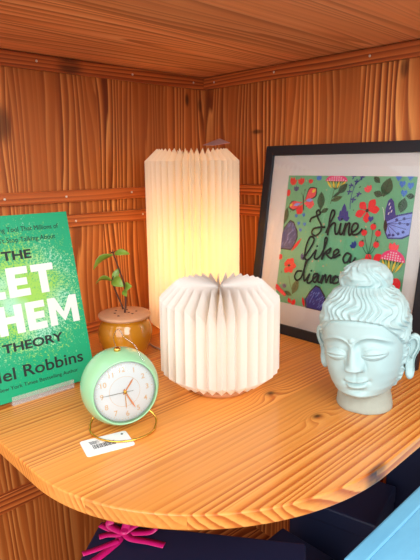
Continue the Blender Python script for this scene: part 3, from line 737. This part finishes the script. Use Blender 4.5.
# ------------------------------------------------------------------ potted plant
M_glaze = plain('ochre_glaze', srgb(192, 128, 26), 0.14, var=0.2, scale=24, coat=0.6)
M_lid = plain('lid_wood', srgb(206, 156, 120), 0.6, var=0.16, scale=70, bump=0.2)
M_hole = plain('hole_dark', srgb(60, 30, 20), 0.9)
M_stem = plain('stem_brown', srgb(74, 40, 28), 0.6)
M_leaf = plain('leaf_green', srgb(116, 148, 50), 0.35, var=0.3, scale=90)
pot = empty('potted_plant', 'small leafy sprigs growing from an ochre jar with a pinkish lid', 'plant', (0.166, -0.362, 0))
mb = MB(); mb.lathe([(0.030, 0), (0.034, 0.001), (0.041, 0.014), (0.0475, 0.032), (0.0490, 0.044), (0.0475, 0.055), (0.043, 0.064), (0.0405, 0.068), (0.0425, 0.071), (0.0435, 0.073), (0.042, 0.0745), (0.0385, 0.074)], 56)
mb.build('jar', M_glaze, pot)
lid = MB(); lid.lathe([(0.040, 0.0742), (0.0462, 0.0746), (0.0472, 0.0765), (0.0470, 0.0790), (0.0455, 0.0803), (0.02, 0.0808), (0.001, 0.0808)], 56)
lid = lid.build('lid', M_lid, pot)
mb = MB()
for a, r in ((0.3, .018), (1.2, .022), (2.3, .019), (3.3, .022), (4.2, .017), (5.2, .023), (0.9, .008)):
    mb.lathe([(0.0022, 0.0806), (0.0022, 0.0812)], 10, 0, Matrix.Translation((r * math.cos(a), r * math.sin(a), 0)))
mb.build('drainage_hole', M_hole, lid)
K = 1 / 2400.0
def pv(x, y, d=0.0): return Vector((0, 0, 0.0806)) + Rh * ((x - 193 + (372 - y) * .062) * K) + UP * ((372 - y) * K * 0.965) + Fh * d
s1 = [pv(196, 374), pv(197, 310, .002), pv(188, 240, .003), pv(168, 180, .002), pv(148, 122, 0), pv(140, 100, 0)]
s2 = [pv(186, 360, .006), pv(165, 310, .007), pv(146, 262, .006), pv(136, 226, .004), pv(142, 205, .004)]
mb = MB(); P1 = spline(s1, 5); mb.tube(P1, [0.0020 - 0.0010 * i / len(P1) for i in range(len(P1))], 8); mb.build('stem', M_stem, pot)
mb = MB(); P2 = spline(s2, 5); mb.tube(P2, [0.0018 - 0.0009 * i / len(P2) for i in range(len(P2))], 8); mb.build('stem', M_stem, pot)
mb = MB()
for q in ((124, 92), (150, 90), (138, 84), (130, 100)): mb.tube([pv(140, 100), pv(*q)], [0.0013, 0.0004], 6)
mb.build('shoot_tip', M_stem, pot)
def leaf(p, q, w, droop=0.004, tilt=0.3, cup=0.25):
    d = q - p; L = d.length; t = d.normalized(); side = t.cross(UP if abs(t.z) < .9 else Rh).normalized()
    side = (side * math.cos(tilt) + t.cross(side) * math.sin(tilt)).normalized(); nn = side.cross(t).normalized()
    if nn.z < 0: nn = -nn
    m = MB(); v = []; f = []; n = 10; c = 6
    for i in range(n + 1):
        s = i / n; ww = w * (math.sin(PI * min(1, s * .96 + .03)) ** 0.8) * (1.15 - .45 * s)
        base = p + d * s + nn * (droop * math.sin(PI * s) ) 
        for j in range(c + 1):
            x = (j / c - .5) * 2
            v.append(base + side * (ww * x) + nn * (abs(x) * ww * cup) + nn * 0.0004 * math.sin(s * 30))
    for i in range(n):
        for j in range(c): f.append((i*(c+1)+j, i*(c+1)+j+1, (i+1)*(c+1)+j+1, (i+1)*(c+1)+j))
    m.add(v, f, 0, True); o = m.build('leaf', M_leaf, pot)
    so = o.modifiers.new('thick', 'SOLIDIFY'); so.thickness = 0.0005
    return o
leaf(pv(140, 108), pv(64, 168, -.012), 0.0088, .008, 0.9); leaf(pv(146, 104), pv(212, 106, .0), 0.0068, .006, 0.9)
leaf(pv(136, 226, .004), pv(73, 232, -.01), 0.0078, .008, 0.8); leaf(pv(138, 222, .004), pv(166, 172, .012), 0.0060, .002, 1.0)
leaf(pv(140, 220, .004), pv(192, 246, -.012), 0.0105, .005, 0.9); leaf(pv(136, 230, .004), pv(178, 254, .02), 0.0080, .003, 0.6)
leaf(pv(192, 262, .002), pv(226, 246, -.008), 0.0095, .003, 1.1); leaf(pv(192, 262, .002), pv(168, 250, .012), 0.0050, .002, 0.9); leaf(pv(194, 262, .002), pv(206, 290, -.012), 0.0075, .002, 0.9)

# ------------------------------------------------------------------ statue head
M_aqua = plain('aqua_paint', srgb(168, 195, 196), 0.5, var=0.05, scale=45, bump=0.04)
M_cement = plain('bare_cement', srgb(160, 168, 158), 0.8, var=0.14, scale=80, bump=0.3)
bud = empty('statue_head', 'pale aqua serene statue head with wavy hair and topknot in front of picture', 'statue', (0.577, -0.237, 0))
ya_ = math.radians(30)
fd = (-Fh) * math.cos(ya_) - Rh * math.sin(ya_); sd = UP.cross(fd)   # face forward and the statue's left (image right)
HM = Matrix((sd, -fd, UP)).transposed().to_4x4()                       # local x: image right, -y: face forward
HM2 = HM @ Matrix.Translation((0, 0, .03)) @ Matrix.Rotation(math.radians(-2.5), 4, 'Y') @ Matrix.Translation((0, 0, -.03))
def interp(tab, z):
    if z <= tab[0][0]: return tab[0][1:]
    for a, c in zip(tab, tab[1:]):
        if z <= c[0]:
            t = (z - a[0]) / (c[0] - a[0]); t2 = t * t * (3 - 2 * t) * .4 + t * .6
            return tuple(p + (q - p) * t2 for p, q in zip(a[1:], c[1:]))
    return tab[-1][1:]
TAB = [(0.0245, .010, .012, .004), (.0265, .024, .036, .02), (.030, .0325, .050, .030), (.036, .0390, .0555, .040), (.046, .0450, .0575, .048), (.058, .0490, .0580, .055), (.072, .0520, .0580, .060), (.088, .0545, .0585, .064),
       (.104, .0560, .0590, .066), (.118, .0565, .0595, .067), (.132, .0560, .0580, .066), (.146, .0525, .0540, .062), (.158, .0465, .0470, .054), (.168, .0390, .0390, .045), (.176, .0290, .0290, .034), (.181, .0180, .018, .022), (.183, .002, .002, .002)]
def G(d, s): return math.exp(-(d / s) ** 2)
def hairline(a):   # height of the hair edge for angle a from the face axis
    t = abs(a)
    return .1385 - .0045 * (t / .6) ** 2 if t < .6 else .134 - .034 * ((t - .6) / .75) if t < 1.35 else .100 - .095 * min(1, (t - 1.35) / .25)
def face(x, z, a):
    ft = math.tan(math.radians(6.5))
    x, z = x + (z - .085) * ft, z - x * ft
    t = abs(x); d = 0.0
    # brow arcs and the sunk sockets beneath
    zb = .1030 + .0130 * math.sin(PI * min(1, t / .053) ** .75)
    if t < .052:
        k = min(1, t / .007) * (1 if t < .036 else max(0, (.052 - t) / .016))
        d += .0016 * G(z - zb, .0024) * k
        if z < zb: d -= .0034 * G(z - (zb - .0065), .0050) * k
        # soft roll from brow into the bridge of the nose
        d -= .0022 * G(t - .0115, .0050) * G(z - .0960, .0075)
    # eyes: full almond lids, half closed
    ex = t - .0262; ez = .0930
    r = (ex / .0165) ** 2 + ((z - ez) / .0088) ** 2
    if r < 1: d += .0046 * (1 - r) ** .6
    if abs(ex) < .0158:
        q2 = 1 - (ex / .0158) ** 2; q = 1 - (ex / .0158) ** 4
        zu = ez + .0022 * q2 - .0012; zw = ez - .0030 * q2 - .0008
        d += .0011 * G(z - zu - .0008, .0010) * q
        d -= .0012 * G(z - (zu + zw) / 2, .0012) * q2
        d += .0007 * G(z - zw, .0009) * q
        d -= .0012 * G(z - (ez + .0078 * q2 + .0004), .0009) * q
    # nose
    if .064 < z < .125:
        s = (z - .0745) / (.106 - .0745)
        if s >= 0:
            hgt = .0030 + .0125 * max(0, 1 - s) ** 1.1 if s < 1 else .0030 * max(0, 1 - (z - .106) / .012)
            wd = .0050 + .0030 * max(0, 1 - s) ** 2
        else:
            hgt = .0155 * max(0, 1 - (-s * .0315 / .0055) ** 1.6) if -s * .0315 < .0055 else 0; wd = .0080
        d += hgt * math.exp(-(t / (wd * 1.15)) ** 2.6)
    d += .0055 * G(t - .0088, .0038) * G(z - .0765, .0042)
    d -= .0022 * G(t - .0142, .0022) * G(z - .0770, .0060)
    d -= .0012 * G(t, .0026) * G(z - .0655, .0050)
    # mouth
    zm = .0530 + .0016 * (t / .0145) ** 2
    d += .0050 * G(z - (zm + .0036), .0030) * max(0, 1 - (t / .0155) ** 2) ** .8 * (1 - .25 * G(t, .0026))
    d += .0060 * G(z - (zm - .0040), .0034) * max(0, 1 - (t / .0135) ** 2) ** .7
    d -= .0034 * G(z - zm, .0010) * max(0, 1 - (t / .0165) ** 4)
    d -= .0020 * G(t - .0170, .0026) * G(z - .0550, .0030)
    d -= .0022 * G(z - .0425, .0030) * G(t, .011)
    # chin, cheeks, forehead dot
    d += .0040 * G(z - .0340, .0065) * G(t, .0135)
    d += .0022 * G(t - .030, .013) * G(z - .070, .013)
    d += .0018 * max(0, 1 - ((x / .0036) ** 2 + ((z - .1130) / .0034) ** 2)) ** .5 if (x / .0036) ** 2 + ((z - .113) / .0034) ** 2 < 1 else 0
    return d
def hair_relief(a, z):
    w = 0.55 * noise.noise(Vector((a * 2.2, z * 34, 1.3))) + 0.25 * noise.noise(Vector((a * 5, z * 70, 5.1)))
    ph = a * 11.5 + 2.1 * math.sin(z * 185 + 1.5 * math.sin(a * 2.0)) + w * 3.6 + z * 45 * math.sin(a)
    s = math.sin(ph)
    return .0026 * (1 - abs(s) ** 1.0 * 1.7) * (0.8 + .2 * math.sin(z * 300))
def build_head():
    NA, NZ = 300, 230
    angs = []
    for i in range(NA):   # denser in front
        t = i / NA; a = -PI + 2 * PI * t
        angs.append(a - 0.55 * math.sin(a))
    angs.sort()
    v = []; f = []
    for j in range(NZ + 1):
        z = .0245 + (.183 - .0245) * (j / NZ)
        w, df, db = interp(TAB, z)
        for a in angs:
            ca, sa = math.cos(a), math.sin(a)
            dep = df if ca >= 0 else db
            p = 2.25
            rr = (abs(sa / w) ** p + abs(ca / dep) ** p) ** (-1 / p)
            x = rr * sa; y = rr * ca
            hz = hairline(a)
            k = min(1, max(0, (z - hz) / .0022))
            d = 0.0
            fz = min(1, max(0, (hz + .001 - z) / .004))
            if ca > 0: d += face(x, z, a) * (1 - k) * min(1, ca * 3)
            else: k = max(k, 0)
            top = min(1, max(0, (.182 - z) / .012))
            if k > 0: d += k * (.0032 + hair_relief(a, z)) * top
            d -= .0012 * G(z - (hz - .0006), .0012) * (1 if ca > -.3 else 0)
            rr2 = rr + d
            v.append((rr2 * sa, -rr2 * ca, z))
    n = len(angs)
    for j in range(NZ):
        for i in range(n):
            k = (i + 1) % n; f.append((j*n + i, j*n + k, (j+1)*n + k, (j+1)*n + i))
    f.append([i for i in range(n)][::-1]); f.append([NZ*n + i for i in range(n)])
    m = MB(); m.add(v, f, 0, True, HM2); return m
headm = build_head().build('head', M_aqua, bud)
# topknot
v = []; f = []; NA, NZ = 160, 80
for j in range(NZ + 1):
    s = j / NZ; t = s
    z = .160 + .0505 * s
    base = interp([(.160, .0345), (.168, .0345), (.1745, .0330), (.180, .0345), (.187, .0345), (.195, .0310), (.202, .0245), (.207, .0165), (.2095, .009), (.2105, .001)], z)[0]
    for i in range(NA):
        a = 2 * PI * i / NA - PI
        ph = a * 6 + 1.7 * math.sin(z * 190 + a * 2) + 3 * noise.noise(Vector((math.sin(a) * 2, math.cos(a) * 2, z * 40)))
        r = base + .0021 * (1 - abs(math.sin(ph)) * 1.7) * min(1, (.2105 - z) / .008)
        v.append((r * math.sin(a), -r * math.cos(a), z))
for j in range(NZ):
    for i in range(NA):
        k = (i + 1) % NA; f.append((j*NA + i, j*NA + k, (j+1)*NA + k, (j+1)*NA + i))
f.append([NZ*NA + i for i in range(NA)])
f.append([i for i in range(NA)][::-1])
m = MB(); m.add(v, f, 0, True, HM2 @ Matrix.Translation((-.001, .006, 0))); m.build('topknot', M_aqua, bud)
# neck of bare cement
m = MB(); m.lathe([(.0385, 0), (.0393, .0015), (.0388, .006), (.0372, .016), (.0352, .026), (.036, .040), (.036, .055)], 64, 0, HM @ Matrix.Translation((0, .003, 0)))
for i, p in enumerate(m.v):
    m.v[i] = p + Vector((p.x, p.y, 0)) * (0.03 * noise.noise(p * 60)) 
    if p.z < 0.003 : pass
m.build('neck', M_cement, bud)
# long-lobed ears
def ear(side):
    m = MB()
    out = []
    ctr = [(.004, .108), (.012, .1125), (.019, .108), (.0205, .098), (.0175, .088), (.0135, .080), (.012, .070), (.0125, .060), (.011, .051), (.0065, .047), (.002, .050), (.000, .060), (.000, .075), (.000, .092)]
    nC = len(ctr)
    # ear plate: x outward-back, z up, thickness
    EM = HM2 @ Matrix.Translation((side * .0535, .006, -.002)) @ (Matrix.Rotation(math.radians(18 * side), 4, 'Z'))
    P = spline([(x, 0, z) for x, z in ctr + ctr[:1]], 5)[:-1]
    n = len(P); cx = sum(p.x for p in P) / n; cz = sum(p.z for p in P) / n
    v = []; f = []
    rings = [(1.0, .0035), (1.0, -.0022), (.93, -.0036), (.82, -.0030), (.72, -.0006), (.45, .0004), (.1, -.0006)]
    for sc, yy in rings:
        for p in P:
            lob = 1 if p.z < .066 else 0
            v.append((side * (cx + (p.x - cx) * sc), yy - (.0016 if lob and sc < .9 else 0), cz + (p.z - cz) * (sc if sc > .9 else sc)))
    for r in range(len(rings) - 1):
        for i in range(n):
            k = (i + 1) % n; f.append((r*n + i, r*n + k, (r+1)*n + k, (r+1)*n + i))
    f.append([(len(rings)-1)*n + i for i in range(n)]); f.append([i for i in range(n)][::-1])
    m.add(v, f, 0, True, EM)
    hx = [(.002, .094), (.006, .104), (.012, .107), (.0165, .102), (.0165, .094), (.013, .086), (.0095, .079)]
    m.tube(spline([EM @ Vector((side * (x - .001), -.0032, z)) for x, z in hx], 5), .0016, 8)
    m.tube(spline([EM @ Vector((side * x, -.0032, z)) for x, z in [(.001, .080), (.004, .084), (.0045, .090), (.002, .095)]], 5), .0019, 8)
    m.build('ear', M_aqua, bud)
ear(1); ear(-1)

# ------------------------------------------------------------------ things on the lower level
M_navy = plain('navy_board', srgb(20, 29, 58), 0.45, var=0.08)
M_navy2 = plain('navy_board_worn', srgb(22, 32, 62), 0.5, var=0.14, scale=20)
M_ribbon = plain('magenta_ribbon', srgb(196, 22, 110), 0.3, var=0.15, scale=150)
FLZ = -0.56
def carton(name, label, ctr, ang, sx, sy, ztop, mat, lidh=0.03):
    e = empty(name, label, 'box', (ctr[0], ctr[1], FLZ))
    Mx = Matrix.Rotation(math.radians(ang), 4, 'Z'); H = ztop - FLZ
    m = MB(); m.box((-sx/2 + .0015, -sy/2 + .0015, 0), (sx/2 - .0015, sy/2 - .0015, H - 0.001), 0, Mx); m.build('box_body', mat, e, bevel=.002)
    m = MB(); m.box((-sx/2, -sy/2, H - lidh), (sx/2, sy/2, H), 0, Mx); m.build('box_lid', mat, e, bevel=.003)
    return e, Mx, H
A = Vector((0.352, -0.5445)); uu = Vector((.807, .590)); ww = Vector((.590, -.807))
c0 = A + uu * .1425 + ww * .065
gb, GX, GH = carton('gift_box', 'navy gift box tied with magenta ribbon under the shelf front', c0, 36.2, 0.285, 0.13, -0.15, M_navy)
def loc2(x, y, z=0.0): return Vector((x - c0.x, y - c0.y, GH + z))
def ribbon(name, pts, w, hang=0.0):
    m = MB(); P = spline(pts, 6); v = []; f = []
    for i, p in enumerate(P):
        t = (P[min(i + 1, len(P) - 1)] - P[max(i - 1, 0)]).normalized(); s = t.cross(UP).normalized() if abs(t.z) < .95 else Rh
        v += [p + s * w, p - s * w]
    for i in range(len(P) - 1): f.append((2*i, 2*i+1, 2*i+3, 2*i+2))
    m.add(v, f, 0, True); o = m.build(name, M_ribbon, gb); s_ = o.modifiers.new('thick', 'SOLIDIFY'); s_.thickness = 0.0006; s_.offset = 1; return o
kn = loc2(.402, -.5395, .006)
ribbon('ribbon_band', [loc2(.360, -.550, .001), loc2(.3985, -.5450, .001), loc2(.409, -.570, .001), loc2(.414, -.606, .001)], .0055)
ribbon('ribbon_band', [loc2(.4045, -.5500, .0012), loc2(.399, -.575, .0012), loc2(.392, -.598, .0012)], .0045)
ribbon('ribbon_loop', [kn, loc2(.393, -.528, .018), loc2(.379, -.535, .020), loc2(.380, -.548, .010), kn], .006)
ribbon('ribbon_loop', [kn, loc2(.412, -.522, .016), loc2(.430, -.507, .020), loc2(.428, -.514, .008), kn], .006)
ribbon('ribbon_tail', [kn, loc2(.418, -.540, .006), loc2(.436, -.525, .003), loc2(.455, -.514, .002)], .0055)
ribbon('ribbon_tail', [kn, loc2(.398, -.549, .006), loc2(.386, -.557, .003), loc2(.381, -.566, .002)], .005)
m = MB(); m.lathe([(.0045, -.003), (.006, 0), (.0045, .004)], 14, 0, Matrix.Translation(kn)); m.build('ribbon_knot', M_ribbon, gb)
carton('storage_box', 'flat topped navy box below the right side of the shelf', (0.5166, -0.1764), 12, 0.145, 0.12, -0.20, M_navy2)
carton('storage_box', 'lower navy box between the ribboned box and the blue table', (0.520, -0.310), 0, 0.115, 0.08, -0.25, M_navy2)
carton('storage_box', 'tall navy box at the back against the right wall', (0.60, -0.052), 0, 0.11, 0.07, -0.10, M_navy)

# pale blue painted table at the right
def blue_mat():
    m, nt, bs = new_mat('worn_blue_paint'); N = nt.nodes; Lk = nt.links
    tc = N.new('ShaderNodeTexCoord'); n1 = N.new('ShaderNodeTexNoise'); n1.inputs['Scale'].default_value = 9; n1.inputs['Detail'].default_value = 8; n1.inputs['Roughness'].default_value = .7
    mp = N.new('ShaderNodeMapping'); mp.inputs['Scale'].default_value = (2.5, .8, 2); Lk.new(tc.outputs['Object'], mp.inputs[0]); Lk.new(mp.outputs[0], n1.inputs['Vector'])
    rp = N.new('ShaderNodeValToRGB'); e = rp.color_ramp.elements
    e[0].position = .30; e[0].color = srgb(150, 150, 132); e[1].position = .36; e[1].color = srgb(108, 184, 226)
    k = e.new(.7); k.color = srgb(122, 200, 238)
    Lk.new(n1.outputs['Fac'], rp.inputs[0]); Lk.new(rp.outputs[0], bs.inputs['Base Color']); bs.inputs['Roughness'].default_value = .45
    return m
M_blue = blue_mat()
bt = empty('painted_table', 'worn sky blue painted table at the right beside the navy boxes', 'table', (0.85, -0.24, FLZ))
TX0, TX1, TY0, TY1, TZ = 0.661 - .85, 1.02 - .85, -0.418 + .24, -0.04 + .24, -0.10 - FLZ
sk = 0.0
def trow(x0, x1, y0, y1, z0, z1, nm):
    m = MB(); m.box((x0, y0, z0), (x1, y1, z1)); m.build(nm, M_blue, bt, bevel=.003)
trow(TX0, TX0 + .022, TY0, TY1, TZ - .022, TZ, 'edge_rail'); trow(TX1 - .022, TX1, TY0, TY1, TZ - .022, TZ, 'edge_rail')
trow(TX0 + .022, TX1 - .022, TY0, TY0 + .022, TZ - .022, TZ, 'edge_rail'); trow(TX0 + .022, TX1 - .022, TY1 - .022, TY1, TZ - .022, TZ, 'edge_rail')
m = MB(); m.box((TX0 + .022, TY0 + .022, TZ - .02), (TX1 - .022, TY1 - .022, TZ - .0012)); m.build('tabletop', M_blue, bt)
for lx in (TX0 + .012, TX1 - .042):
    for ly in (TY0 + .012, TY1 - .042): trow(lx, lx + .03, ly, ly + .03, 0, TZ - .022, 'leg')

# ------------------------------------------------------------------ light
w = bpy.data.worlds.new('room_light'); scene.world = w; w.use_nodes = True
wt = w.node_tree; bg = wt.nodes['Background']; bg.inputs[1].default_value = 1.4
wtc = wt.nodes.new('ShaderNodeTexCoord'); wsp = wt.nodes.new('ShaderNodeSeparateXYZ'); wrp = wt.nodes.new('ShaderNodeValToRGB')
wma = wt.nodes.new('ShaderNodeMath'); wma.operation = 'MULTIPLY_ADD'; wma.inputs[1].default_value = 0.5; wma.inputs[2].default_value = 0.5
wt.links.new(wtc.outputs['Generated'], wsp.inputs[0]); wt.links.new(wsp.outputs[2], wma.inputs[0]); wt.links.new(wma.outputs[0], wrp.inputs[0])
we = wrp.color_ramp.elements
we[0].position = 0.45; we[0].color = (0.24, 0.23, 0.22, 1); we[1].position = 0.57; we[1].color = (1.0, 0.98, 0.95, 1)
wt.links.new(wrp.outputs[0], bg.inputs[0])
def area(name, loc, to, size, power, col, sy=None):
    l = bpy.data.lights.new(name, 'AREA'); l.energy = power; l.size = size; l.color = col
    if sy: l.shape = 'RECTANGLE'; l.size_y = sy
    o = bpy.data.objects.new(name, l); COL.objects.link(o); o.location = loc
    o.rotation_euler = (Vector(to) - Vector(loc)).to_track_quat('-Z', 'Y').to_euler(); return o
area('ceiling_light', (1.9, -1.1, 1.0), (0.25, -0.25, 0.2), 1.0, 25, (1.0, 0.985, 0.96))
area('window_light', (1.0, -2.0, 0.62), (0.3, -0.2, 0.35), 1.1, 12, (0.97, 0.985, 1.0))

# ------------------------------------------------------------------ camera
cam_d = bpy.data.cameras.new('camera'); cam = bpy.data.objects.new('camera', cam_d); COL.objects.link(cam)
cam_d.sensor_fit = 'VERTICAL'; cam_d.sensor_height = 36.0; cam_d.sensor_width = 27.0; cam_d.lens = 520.0 / 560.0 * 36.0
cam_d.clip_start = 0.02
p = math.radians(12.5); r = math.radians(-0.6)
fw = Fh * math.cos(p) - UP * math.sin(p); upv = Fh * math.sin(p) + UP * math.cos(p)
cr = Rh * math.cos(r) + upv * math.sin(r); cu = -Rh * math.sin(r) + upv * math.cos(r)
cam.matrix_world = Matrix.Translation((0.925, -0.879, 0.34)) @ Matrix((cr, cu, -fw)).transposed().to_4x4()
scene.camera = cam

vs = scene.view_settings
vs.view_transform = 'Standard'; vs.look = 'None'; vs.gamma = 1.0; vs.exposure = 0.0; vs.use_curve_mapping = False
